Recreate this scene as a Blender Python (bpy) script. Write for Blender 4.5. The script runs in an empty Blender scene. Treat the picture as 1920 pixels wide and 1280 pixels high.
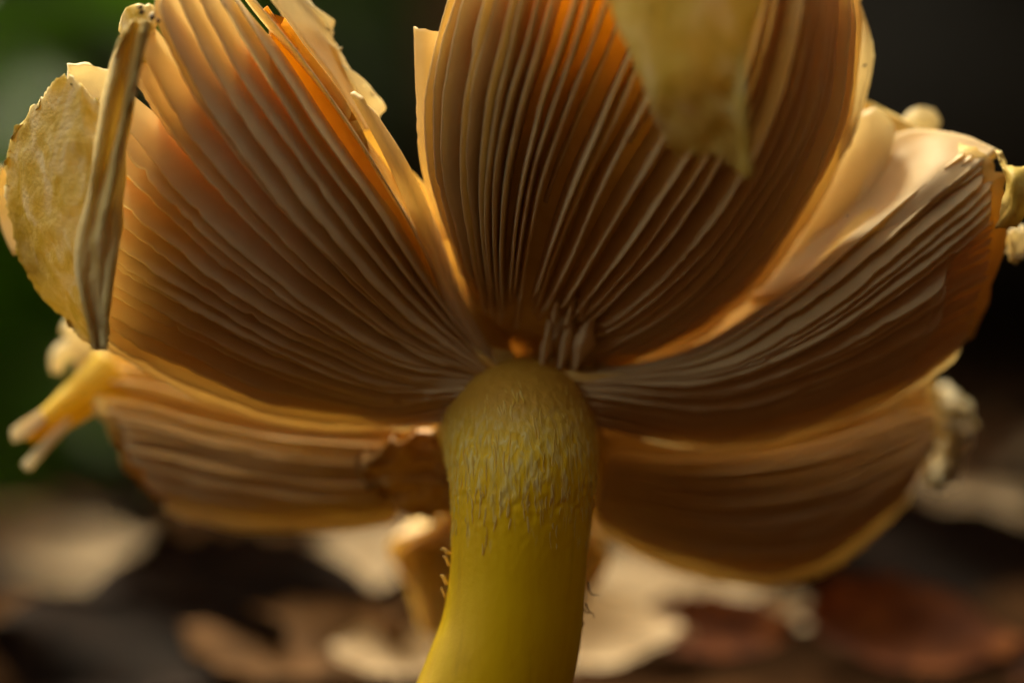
import bpy, math, random
import numpy as np
from mathutils import Vector
R = math.radians
random.seed(7)
rng = np.random.default_rng(7)
CM = 0.01
scene = bpy.context.scene
col = scene.collection

# ------------------------------------------------------------------ camera
PITCH = R(4.0)
CAMZ = 3.2            # cm above the ground
FOC = 24.0            # cm to the plane of focus
KPX = FOC * 0.36 / 1920.0          # cm per photo pixel at that plane (100 mm lens, 36 mm sensor)
cam = bpy.data.cameras.new('camera')
cam.lens = 100; cam.sensor_width = 36
cam.clip_start = 0.01; cam.clip_end = 200
cam.dof.use_dof = True
cam.dof.focus_distance = (FOC + 0.1) * CM
cam.dof.aperture_fstop = 6.3
cam.dof.aperture_blades = 0
camo = bpy.data.objects.new('camera', cam); col.objects.link(camo)
camo.location = (0, -FOC * CM, CAMZ * CM)
camo.rotation_euler = (R(90) + PITCH, 0, 0)
scene.camera = camo
RIGHT = np.array([1.0, 0, 0]); UP = np.array([0, -math.sin(PITCH), math.cos(PITCH)])
FWD = np.array([0, math.cos(PITCH), math.sin(PITCH)])
CAMP = np.array([0, -FOC, CAMZ])

# ------------------------------------------------------------------ world, sun, exposure
SUN_AZ, SUN_EL = R(-25), R(60)      # azimuth from +Y (behind the mushroom) towards -X is negative
w = bpy.data.worlds.new('World'); scene.world = w; w.use_nodes = True
nt = w.node_tree
sky = nt.nodes.new('ShaderNodeTexSky'); sky.sky_type = 'NISHITA'; sky.sun_disc = False
sky.sun_elevation = SUN_EL; sky.sun_rotation = SUN_AZ
sky.air_density = 1.0; sky.dust_density = 3.0; sky.ozone_density = 1.0
bg = nt.nodes['Background']; bg.inputs['Strength'].default_value = 0.15
wb = nt.nodes.new('ShaderNodeMixRGB'); wb.blend_type = 'MULTIPLY'; wb.inputs['Fac'].default_value = 1.0
wb.inputs[2].default_value = (1.0, 0.77, 0.42, 1)          # warm white balance of the photograph
nt.links.new(sky.outputs[0], wb.inputs[1]); nt.links.new(wb.outputs[0], bg.inputs['Color'])
sun = bpy.data.lights.new('sun', 'SUN'); sun.energy = 2.7; sun.angle = R(12); sun.color = (1.0, 0.93, 0.68)
suno = bpy.data.objects.new('sun', sun); col.objects.link(suno)
sd = Vector((math.sin(SUN_AZ) * math.cos(SUN_EL), math.cos(SUN_AZ) * math.cos(SUN_EL), math.sin(SUN_EL)))
suno.rotation_euler = sd.to_track_quat('Z', 'Y').to_euler(); suno.location = (-0.5, 1, 2)
scene.view_settings.view_transform = 'Standard'; scene.view_settings.look = 'None'
scene.view_settings.gamma = 1.0; scene.view_settings.use_curve_mapping = False
scene.view_settings.exposure = 2.1
cy = scene.cycles
cy.use_denoising = True
cy.max_bounces = 8; cy.diffuse_bounces = 5; cy.transmission_bounces = 5; cy.transparent_max_bounces = 8
cy.sample_clamp_indirect = 6

# ------------------------------------------------------------------ helpers
def P(px, py, d=0.0):
    """photo pixel + depth (cm behind the plane of focus) -> world point in cm"""
    D = FOC + d
    return CAMP + FWD * D + RIGHT * ((px - 960) * KPX * D / FOC) - UP * ((py - 640) * KPX * D / FOC)

def cr(pts, n):
    """Catmull-Rom through pts (m,3) -> n samples"""
    pts = np.asarray(pts, float); m = len(pts)
    if m == 2:
        t = np.linspace(0, 1, n)[:, None]; return pts[0] * (1 - t) + pts[1] * t
    ext = np.vstack([2 * pts[0] - pts[1], pts, 2 * pts[-1] - pts[-2]])
    t = np.linspace(0, m - 1, n); i = np.clip(t.astype(int), 0, m - 2); f = (t - i)[:, None]
    p0, p1, p2, p3 = ext[i], ext[i + 1], ext[i + 2], ext[i + 3]
    return 0.5 * (2 * p1 + (p2 - p0) * f + (2 * p0 - 5 * p1 + 4 * p2 - p3) * f * f + (3 * p1 - p0 - 3 * p2 + p3) * f ** 3)

def loft(rows, nu, nv):
    """rows: list of polylines (each of world points) -> grid [nv, nu, 3]"""
    a = np.stack([cr(r, nu) for r in rows])          # m, nu, 3
    return np.stack([cr(a[:, j], nv) for j in range(nu)], axis=1)

def px_rows(rows):
    return [[P(*p) for p in r] for r in rows]

def nz(n, amp, freq, seed=None):
    """smooth 1-D noise"""
    r = np.random.default_rng(seed) if seed is not None else rng
    k = max(4, int(freq) + 3)
    v = r.normal(0, 1, k)
    return amp * cr(v[:, None], n)[:, 0]

def nz2(nv, nu, amp, fv, fu):
    g = rng.normal(0, 1, (max(4, fv), max(4, fu)))
    a = np.stack([cr(g[i][:, None], nu)[:, 0] for i in range(g.shape[0])])
    return amp * np.stack([cr(a[:, j][:, None], nv)[:, 0] for j in range(nu)], axis=1)

def normals(g):
    du = np.gradient(g, axis=1); dv = np.gradient(g, axis=0)
    n = np.cross(du, dv); n /= np.linalg.norm(n, axis=2, keepdims=True) + 1e-9
    return n

def mesh_obj(name, verts, faces, mat, parent=None, smooth=True, label=None, origin=None):
    me = bpy.data.meshes.new(name)
    v = np.asarray(verts, float) * CM
    o = np.zeros(3) if origin is None else np.asarray(origin, float) * CM
    me.from_pydata((v - o).tolist(), [], faces)
    if smooth: me.polygons.foreach_set('use_smooth', [True] * len(me.polygons))
    if mat: me.materials.append(mat)
    ob = bpy.data.objects.new(name, me); col.objects.link(ob)
    ob.location = o
    if parent is not None:
        ob.parent = parent
        if parent.parent is not None: ob.location = o - np.array(parent.location) - np.array(parent.parent.location)
        else: ob.location = o - np.array(parent.location)
    if label: ob['label'] = label
    return ob

def tag(o, label, cat, group=None, kind=None):
    if label: o['label'] = label
    if cat: o['category'] = cat
    if group: o['group'] = group
    if kind: o['kind'] = kind
    return o

def slab(g, th):
    """closed thin solid from grid g (front) ; th scalar or [nv,nu] thickness, goes along -normal facing camera"""
    nv, nu, _ = g.shape
    n = normals(g)
    if np.mean(n @ FWD) > 0: n = -n                 # make it face the camera
    th = np.broadcast_to(np.asarray(th, float), (nv, nu))[..., None]
    a = g.reshape(-1, 3); b = (g - n * th).reshape(-1, 3)
    V = np.vstack([a, b]); N = nv * nu; F = []
    id = lambda i, j: i * nu + j
    for i in range(nv - 1):
        for j in range(nu - 1):
            q = (id(i, j), id(i, j + 1), id(i + 1, j + 1), id(i + 1, j))
            F.append(q); F.append(tuple(N + k for k in q[::-1]))
    ring = [id(0, j) for j in range(nu)] + [id(i, nu - 1) for i in range(1, nv)] + \
           [id(nv - 1, j) for j in range(nu - 2, -1, -1)] + [id(i, 0) for i in range(nv - 2, 0, -1)]
    for k in range(len(ring)):
        p, q = ring[k], ring[(k + 1) % len(ring)]
        F.append((q, p, N + p, N + q))
    return V, F

def sheet(name, rows, mat, parent, th=0.06, nu=24, nv=10, bump=0.0, fv=6, fu=8, rag=0.0, label=None):
    """curved piece of skin or flesh lofted through pixel polylines; rag = ragged rim in cm"""
    g = loft(px_rows(rows), nu, nv)
    if bump:
        n = normals(g); g = g + n * nz2(nv, nu, bump, fv, fu)[..., None]
    if rag:
        c = g.mean(axis=(0, 1)); inw = c - g; inw /= np.linalg.norm(inw, axis=2, keepdims=True) + 1e-6
        m = np.zeros((nv, nu)); m[0] = m[-1] = 1; m[:, 0] = m[:, -1] = 1
        g = g + inw * (np.abs(rng.normal(0, rag, (nv, nu))) * m)[..., None]
    V, F = slab(g, th)
    return mesh_obj(name, V, F, mat, parent, label=label)

def tube(name, pts, rad, mat, parent=None, n=10, ns=24, label=None):
    pts = cr(pts, ns); rad = np.interp(np.linspace(0, 1, ns), np.linspace(0, 1, len(rad)), rad)
    V, F = [], []
    for i in range(ns):
        t = pts[min(i + 1, ns - 1)] - pts[max(i - 1, 0)]; t /= np.linalg.norm(t)
        a = np.cross(t, [0, 1, 0.13]); a /= np.linalg.norm(a); b = np.cross(t, a)
        for k in range(n):
            th = 2 * math.pi * k / n
            V.append(pts[i] + rad[i] * (math.cos(th) * a + math.sin(th) * b))
    for i in range(ns - 1):
        for k in range(n):
            F.append((i * n + k, i * n + (k + 1) % n, (i + 1) * n + (k + 1) % n, (i + 1) * n + k))
    F.append(tuple(range(n - 1, -1, -1))); F.append(tuple((ns - 1) * n + k for k in range(n)))
    return mesh_obj(name, V, F, mat, parent, label=label)

# ------------------------------------------------------------------ materials
def new_mat(name):
    m = bpy.data.materials.new(name); m.use_nodes = True
    t = m.node_tree; t.nodes.clear()
    return m, t

def N(t, typ, **kw):
    n = t.nodes.new(typ)
    for k, v in kw.items():
        if k in n.inputs: n.inputs[k].default_value = v
        else: setattr(n, k, v)
    return n

def ramp(t, fac, stops):
    r = t.nodes.new('ShaderNodeValToRGB'); el = r.color_ramp.elements
    while len(el) < len(stops): el.new(0.5)
    for e, (p, c) in zip(el, stops): e.position = p; e.color = (*c, 1)
    t.links.new(fac, r.inputs['Fac']); return r.outputs['Color']

def soft_mat(name, stops, trans, tmix=0.4, scale=(600, 600, 600), rough=0.55, spec=0.25, bump=0.2, bscale=2500, det=5, dist=0.0002, thin=False):
    """fleshy material: Principled surface mixed with a translucent one of colour trans"""
    m, t = new_mat(name)
    tc = N(t, 'ShaderNodeTexCoord'); mp = N(t, 'ShaderNodeMapping'); mp.inputs['Scale'].default_value = scale
    t.links.new(tc.outputs['Object'], mp.inputs[0])
    no = N(t, 'ShaderNodeTexNoise'); no.inputs['Scale'].default_value = 1.0; no.inputs['Detail'].default_value = det
    no.inputs['Distortion'].default_value = 0.6
    t.links.new(mp.outputs[0], no.inputs['Vector'])
    c = ramp(t, no.outputs['Fac'], stops)
    if bump:
        b2 = N(t, 'ShaderNodeTexNoise'); b2.inputs['Scale'].default_value = bscale; b2.inputs['Detail'].default_value = 2
        t.links.new(tc.outputs['Object'], b2.inputs['Vector'])
        bp = N(t, 'ShaderNodeBump'); bp.inputs['Strength'].default_value = bump; bp.inputs['Distance'].default_value = dist
        t.links.new(b2.outputs['Fac'], bp.inputs['Height'])
    pr = N(t, 'ShaderNodeBsdfPrincipled'); pr.inputs['Roughness'].default_value = rough
    pr.inputs['Specular IOR Level'].default_value = spec
    t.links.new(c, pr.inputs['Base Color'])
    if bump: t.links.new(bp.outputs[0], pr.inputs['Normal'])
    tr = N(t, 'ShaderNodeBsdfTranslucent'); tr.inputs['Color'].default_value = (*trans, 1)
    mx = N(t, 'ShaderNodeMixShader'); mx.inputs[0].default_value = tmix
    if thin:                                   # thick flesh near the stem lets less light through than the thin rim
        at_ = N(t, 'ShaderNodeAttribute'); at_.attribute_name = 'thin'; mm = N(t, 'ShaderNodeMath', operation='MULTIPLY'); mm.inputs[1].default_value = tmix
        t.links.new(at_.outputs['Fac'], mm.inputs[0]); t.links.new(mm.outputs[0], mx.inputs[0])
    t.links.new(pr.outputs[0], mx.inputs[1]); t.links.new(tr.outputs[0], mx.inputs[2])
    out = N(t, 'ShaderNodeOutputMaterial'); t.links.new(mx.outputs[0], out.inputs['Surface'])
    return m

M_gill = soft_mat('gill_cream', [(0.3, (0.82, 0.66, 0.40)), (0.7, (0.89, 0.75, 0.50))], (0.93, 0.74, 0.32), 0.42, bump=0, det=2)
M_flesh = soft_mat('cap_flesh', [(0.3, (0.80, 0.60, 0.30)), (0.7, (0.86, 0.70, 0.42))], (0.96, 0.74, 0.24), 0.55)
M_lobe = soft_mat('lobe_flesh', [(0.3, (0.76, 0.52, 0.14)), (0.7, (0.84, 0.62, 0.22))], (0.95, 0.56, 0.04), 0.75, thin=True, bump=0, det=2)
M_pale = soft_mat('pale_torn_flesh', [(0.3, (0.86, 0.77, 0.56)), (0.7, (0.92, 0.85, 0.66))], (0.96, 0.86, 0.58), 0.52, bump=0.3)
M_skin = soft_mat('yellow_cap_skin', [(0.36, (0.52, 0.36, 0.02)), (0.5, (0.74, 0.57, 0.16)), (0.64, (0.86, 0.76, 0.46))],
                  (0.90, 0.72, 0.24), 0.32, scale=(420, 420, 260), rough=0.5, bump=0.5, bscale=1500, dist=0.0004)
M_strip = soft_mat('dry_yellow_strip', [(0.25, (0.66, 0.52, 0.16)), (0.5, (0.80, 0.67, 0.32)), (0.8, (0.87, 0.78, 0.48))],
                  (0.85, 0.68, 0.22), 0.4, scale=(900, 900, 120), rough=0.55, bump=0.5, bscale=1200, dist=0.0004)
M_veil = soft_mat('yellow_veil', [(0.3, (0.56, 0.40, 0.04)), (0.5, (0.74, 0.58, 0.17)), (0.68, (0.86, 0.75, 0.46))],
                  (0.88, 0.70, 0.24), 0.26, scale=(250, 250, 180), rough=0.6, bump=0.4, bscale=900, dist=0.0004)
M_bright = soft_mat('bright_yellow_flesh', [(0.3, (0.75, 0.5, 0.02)), (0.7, (0.85, 0.65, 0.1))], (0.9, 0.6, 0.03), 0.35)
M_speck = soft_mat('dark_speck', [(0.3, (0.04, 0.02, 0.008)), (0.7, (0.12, 0.06, 0.02))], (0.1, 0.05, 0.02), 0.05)

# ------------------------------------------------------------------ ground
def ground_z(x, y):
    x = np.asarray(x, float); y = np.asarray(y, float)
    z = np.interp(y, [-3000, -3, 0, 2, 4, 7, 12, 21, 46, 90, 130, 200, 300, 480, 3000],
                  [0, 0, 0.3, 1.0, 1.7, 2.6, 3.05, 3.35, 4.2, 6.0, 9, 45, 110, 190, 260])
    near = np.clip((y - 2) / 8, 0, 1)
    z = z + near * (0.18 * np.sin(x * 0.9 + y * 0.35) + 0.15 * np.sin(y * 0.8 - x * 0.4)) + near * np.clip(x, -20, 20) * 0.02
    # banks added in front and at the sides to block low sky light
    front = np.interp(y, [-3000, -500, -220, -120, -60, -35], [420, 360, 280, 150, 8, 0])
    right = np.interp(x, [22, 45, 90, 170, 400, 3000], [0, 8, 100, 210, 300, 360])
    left = np.interp(-x, [60, 140, 300, 3000], [0, 15, 60, 120])
    front = front * np.interp(x, [-160, 10], [0.25, 1.0])
    z = np.maximum(np.maximum(z, front), np.maximum(right, left))
    far = np.clip((y - 120) / 200, 0, 1)
    z = z + far * 9 * (np.sin(x * 0.05 + 1) + np.sin(y * 0.06 + x * 0.03))
    return z

def spaced(lim, fine, n_f, n_c):
    a = np.linspace(0, fine, n_f); b = np.geomspace(fine, lim, n_c)[1:]
    p = np.concatenate([a, b]); return np.concatenate([-p[:0:-1], p])
gx = spaced(3000, 25, 60, 40); gy = spaced(3000, 30, 70, 45)
GX, GY = np.meshgrid(gx, gy); GZ = ground_z(GX, GY)
V = np.stack([GX, GY, GZ], -1).reshape(-1, 3); nx = len(gx)
F = [(i * nx + j, i * nx + j + 1, (i + 1) * nx + j + 1, (i + 1) * nx + j) for i in range(len(gy) - 1) for j in range(nx - 1)]
m, t = new_mat('forest_soil')
tc = N(t, 'ShaderNodeTexCoord'); no = N(t, 'ShaderNodeTexNoise'); no.inputs['Scale'].default_value = 40; no.inputs['Detail'].default_value = 8
t.links.new(tc.outputs['Object'], no.inputs['Vector'])
c = ramp(t, no.outputs['Fac'], [(0.3, (0.008, 0.004, 0.002)), (0.5, (0.02, 0.010, 0.005)), (0.7, (0.045, 0.022, 0.010))])
bp = N(t, 'ShaderNodeBump'); bp.inputs['Strength'].default_value = 0.8; bp.inputs['Distance'].default_value = 0.004
t.links.new(no.outputs['Fac'], bp.inputs['Height'])
pr = N(t, 'ShaderNodeBsdfPrincipled'); pr.inputs['Roughness'].default_value = 1.0; pr.inputs['Specular IOR Level'].default_value = 0.0
t.links.new(c, pr.inputs['Base Color']); t.links.new(bp.outputs[0], pr.inputs['Normal'])
out = N(t, 'ShaderNodeOutputMaterial'); t.links.new(pr.outputs[0], out.inputs['Surface'])
tag(mesh_obj('ground', V, F, m), None, None, kind='structure')

# ------------------------------------------------------------------ the mushroom
mush = bpy.data.objects.new('mushroom', None); col.objects.link(mush)
base = P(880, 1500, 0.6); base[2] = 0.0
mush.location = base * CM; mush.empty_display_size = 0.01
tag(mush, 'yellow stemmed mushroom with torn upturned cap seen from below, pale gills spread', 'mushroom')

# ---- stem
ax = [(966, 728, 2.45), (966, 738, 2.1), (967, 752, 1.72), (970, 775, 1.36), (973, 806, 1.02), (977, 850, 0.75), (979, 900, 0.58), (977, 960, 0.52),
      (974, 1030, 0.5), (969, 1100, 0.5), (956, 1190, 0.5), (930, 1280, 0.5), (905, 1360, 0.5), (880, 1460, 0.52), (868, 1560, 0.55), (862, 1680, 0.55)]
ra = [240, 208, 184, 168, 156, 149, 141, 135, 131, 131, 135, 142, 148, 154, 160, 168]
rb = [50, 66, 92, 120, 140, 146] + ra[6:]           # the top flattens as it spreads sideways into the gills
axp = [P(*a) for a in ax]
nsr, nth = 300, 200
pts = cr(axp, nsr); rr = cr(np.array(ra)[:, None] * KPX, nsr)[:, 0]; rq = cr(np.array(rb)[:, None] * KPX, nsr)[:, 0] / rr
pyv = cr(np.array([[a[1]] for a in ax]), nsr)[:, 0]
V, F = [], []
fib = rng.normal(0, 1, (120, nth))            # fibrils: strongly stretched along the stem
fib = (fib + np.roll(fib, 1, 1) * 0.6)
fibs = np.stack([cr(fib[:, k][:, None], nsr)[:, 0] for k in range(nth)], 1)
lon = nz2(nsr, nth, 0.004, 10, 14)
for i in range(nsr):
    tt = pts[min(i + 1, nsr - 1)] - pts[max(i - 1, 0)]; tt /= np.linalg.norm(tt)
    a = np.cross(tt, FWD); a /= np.linalg.norm(a); b = np.cross(tt, a)
    up = math.exp(-((pyv[i] - 885) / 95) ** 2)
    for k in range(nth):
        th = 2 * math.pi * k / nth
        r = rr[i] + 0.0035 * fibs[i, k] * up + lon[i, k] * 0.8 + 0.0004 * fibs[i, k]
        V.append(pts[i] + r * (math.cos(th) * a + rq[i] * math.sin(th) * b))
for i in range(nsr - 1):
    for k in range(nth):
        F.append((i * nth + k, i * nth + (k + 1) % nth, (i + 1) * nth + (k + 1) % nth, (i + 1) * nth + k))
F.append(tuple(range(nth - 1, -1, -1))); F.append(tuple((nsr - 1) * nth + k for k in range(nth)))
m, t = new_mat('stem_yellow')
tc = N(t, 'ShaderNodeTexCoord'); geo = N(t, 'ShaderNodeNewGeometry')
sx = N(t, 'ShaderNodeSeparateXYZ'); t.links.new(geo.outputs['Position'], sx.inputs[0])
mp = N(t, 'ShaderNodeMapping'); mp.inputs['Scale'].default_value = (2200, 2200, 420); t.links.new(geo.outputs['Position'], mp.inputs[0])
fi = N(t, 'ShaderNodeTexNoise'); fi.inputs['Scale'].default_value = 1; fi.inputs['Detail'].default_value = 5; fi.inputs['Distortion'].default_value = 0.4
t.links.new(mp.outputs[0], fi.inputs['Vector'])
mp2 = N(t, 'ShaderNodeMapping'); mp2.inputs['Scale'].default_value = (700, 700, 130); t.links.new(geo.outputs['Position'], mp2.inputs[0])
fl = N(t, 'ShaderNodeTexNoise'); fl.inputs['Scale'].default_value = 1; fl.inputs['Detail'].default_value = 3; t.links.new(mp2.outputs[0], fl.inputs['Vector'])
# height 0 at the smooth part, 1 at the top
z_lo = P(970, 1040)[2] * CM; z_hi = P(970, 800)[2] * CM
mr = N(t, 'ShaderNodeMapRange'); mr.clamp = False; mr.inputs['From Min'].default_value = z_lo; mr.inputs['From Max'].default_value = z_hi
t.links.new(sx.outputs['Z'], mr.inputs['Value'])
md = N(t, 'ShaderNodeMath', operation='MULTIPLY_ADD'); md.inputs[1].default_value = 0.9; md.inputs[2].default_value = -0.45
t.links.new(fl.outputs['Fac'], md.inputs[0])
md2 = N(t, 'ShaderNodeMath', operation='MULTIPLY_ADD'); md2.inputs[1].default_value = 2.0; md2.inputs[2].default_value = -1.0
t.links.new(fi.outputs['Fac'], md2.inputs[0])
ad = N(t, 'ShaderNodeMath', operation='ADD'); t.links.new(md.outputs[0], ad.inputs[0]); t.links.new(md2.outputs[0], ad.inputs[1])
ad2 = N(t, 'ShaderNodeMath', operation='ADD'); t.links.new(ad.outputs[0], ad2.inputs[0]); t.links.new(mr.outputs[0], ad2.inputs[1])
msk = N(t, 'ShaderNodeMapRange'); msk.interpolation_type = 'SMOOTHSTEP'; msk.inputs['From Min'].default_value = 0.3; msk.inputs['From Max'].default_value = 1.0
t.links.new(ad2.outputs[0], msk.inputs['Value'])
fibc = ramp(t, fi.outputs['Fac'], [(0.3, (0.80, 0.52, 0.02)), (0.5, (0.84, 0.62, 0.09)), (0.7, (0.88, 0.74, 0.30))])
big = N(t, 'ShaderNodeTexNoise'); big.inputs['Scale'].default_value = 130; big.inputs['Detail'].default_value = 4; t.links.new(geo.outputs['Position'], big.inputs['Vector'])
mp3 = N(t, 'ShaderNodeMapping'); mp3.inputs['Scale'].default_value = (900, 900, 60); t.links.new(geo.outputs['Position'], mp3.inputs[0])
lf3 = N(t, 'ShaderNodeTexNoise'); lf3.inputs['Scale'].default_value = 1; lf3.inputs['Detail'].default_value = 4; t.links.new(mp3.outputs[0], lf3.inputs['Vector'])
avg = N(t, 'ShaderNodeMath', operation='MULTIPLY_ADD'); avg.inputs[1].default_value = 0.6; t.links.new(lf3.outputs['Fac'], avg.inputs[0])
hb = N(t, 'ShaderNodeMath', operation='MULTIPLY'); hb.inputs[1].default_value = 0.4; t.links.new(big.outputs['Fac'], hb.inputs[0]); t.links.new(hb.outputs[0], avg.inputs[2])
yel = ramp(t, avg.outputs[0], [(0.2, (0.62, 0.36, 0.004)), (0.42, (0.86, 0.53, 0.001)), (0.7, (0.93, 0.62, 0.003))])
mxc = N(t, 'ShaderNodeMixRGB'); t.links.new(msk.outputs[0], mxc.inputs['Fac']); t.links.new(yel, mxc.inputs[1]); t.links.new(fibc, mxc.inputs[2])
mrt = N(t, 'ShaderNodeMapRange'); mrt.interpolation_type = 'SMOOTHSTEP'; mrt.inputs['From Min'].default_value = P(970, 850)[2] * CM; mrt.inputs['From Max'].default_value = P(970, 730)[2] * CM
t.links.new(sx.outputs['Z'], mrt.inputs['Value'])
mxt = N(t, 'ShaderNodeMixRGB'); mxt.inputs[2].default_value = (0.56, 0.31, 0.04, 1); t.links.new(mrt.outputs[0], mxt.inputs['Fac']); t.links.new(mxc.outputs[0], mxt.inputs[1])  # orange flesh at the stem top, its colour also darkened for the cap's shade
mad = N(t, 'ShaderNodeMath', operation='MAXIMUM'); mad.inputs[1].default_value = 0.12; t.links.new(msk.outputs[0], mad.inputs[0])
hsum = N(t, 'ShaderNodeMath', operation='MULTIPLY'); t.links.new(mad.outputs[0], hsum.inputs[0]); t.links.new(fi.outputs['Fac'], hsum.inputs[1])
bp = N(t, 'ShaderNodeBump'); bp.inputs['Strength'].default_value = 0.4; bp.inputs['Distance'].default_value = 0.0003; t.links.new(hsum.outputs[0], bp.inputs['Height'])
fn = N(t, 'ShaderNodeTexNoise'); fn.inputs['Scale'].default_value = 3000; t.links.new(geo.outputs['Position'], fn.inputs['Vector'])
bp2 = N(t, 'ShaderNodeBump'); bp2.inputs['Strength'].default_value = 0.08; bp2.inputs['Distance'].default_value = 0.0002
t.links.new(fn.outputs['Fac'], bp2.inputs['Height']); t.links.new(bp.outputs[0], bp2.inputs['Normal'])
pr = N(t, 'ShaderNodeBsdfPrincipled'); pr.inputs['Roughness'].default_value = 0.5; pr.inputs['Specular IOR Level'].default_value = 0.25
pr.inputs['Subsurface Weight'].default_value = 0.0; pr.inputs['Subsurface Radius'].default_value = (0.003, 0.0018, 0.0003); pr.inputs['Subsurface Scale'].default_value = 0.6
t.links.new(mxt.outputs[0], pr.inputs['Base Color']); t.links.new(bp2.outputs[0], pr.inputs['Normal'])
out = N(t, 'ShaderNodeOutputMaterial'); t.links.new(pr.outputs[0], out.inputs['Surface'])
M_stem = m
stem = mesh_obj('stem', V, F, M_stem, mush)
SV = np.array(V).reshape(nsr, nth, 3)
M_fibril = soft_mat('pale_fibril', [(0.3, (0.84, 0.60, 0.08)), (0.7, (0.90, 0.74, 0.26))], (0.85, 0.65, 0.15), 0.3, bump=0, det=2)
fv_, ff_ = [], []
for q in range(460):
    k0 = int(rng.integers(nth)); yy = 985 + 22 * math.sin(k0 * 0.21) + 22 * math.sin(k0 * 0.57 + 1) - 150 * rng.random() ** 0.9; i0 = int(np.argmin(np.abs(pyv - yy)))
    ln = int(rng.integers(3, 9)); wd = rng.uniform(0.003, 0.011); lift = rng.uniform(0.001, 0.012); kk = k0
    base_i = len(fv_)
    for st_ in range(ln + 1):
        ii = min(i0 + st_, nsr - 1); c_ = SV[ii, kk]; ctr = pts[ii]; nrm = c_ - ctr; nrm /= np.linalg.norm(nrm)
        sd_ = np.cross(nrm, [0, 0, 1]); sd_ /= np.linalg.norm(sd_); f_ = st_ / ln
        w_ = wd * math.sin(math.pi * (0.15 + 0.8 * f_)); h_ = 0.002 + lift * f_ ** 2
        off = sd_ * 0.008 * math.sin(q + f_ * 3)
        fv_ += [c_ + nrm * h_ + off - sd_ * w_, c_ + nrm * (h_ + 0.004) + off, c_ + nrm * h_ + off + sd_ * w_]
    for st_ in range(ln):
        a_ = base_i + st_ * 3
        ff_ += [(a_, a_ + 1, a_ + 4, a_ + 3), (a_ + 1, a_ + 2, a_ + 5, a_ + 4)]
fo = mesh_obj('fibrils', fv_, ff_, M_fibril, mush, label='fine pale torn fibres on the upper stem'); fo['kind'] = 'stuff'

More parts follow.
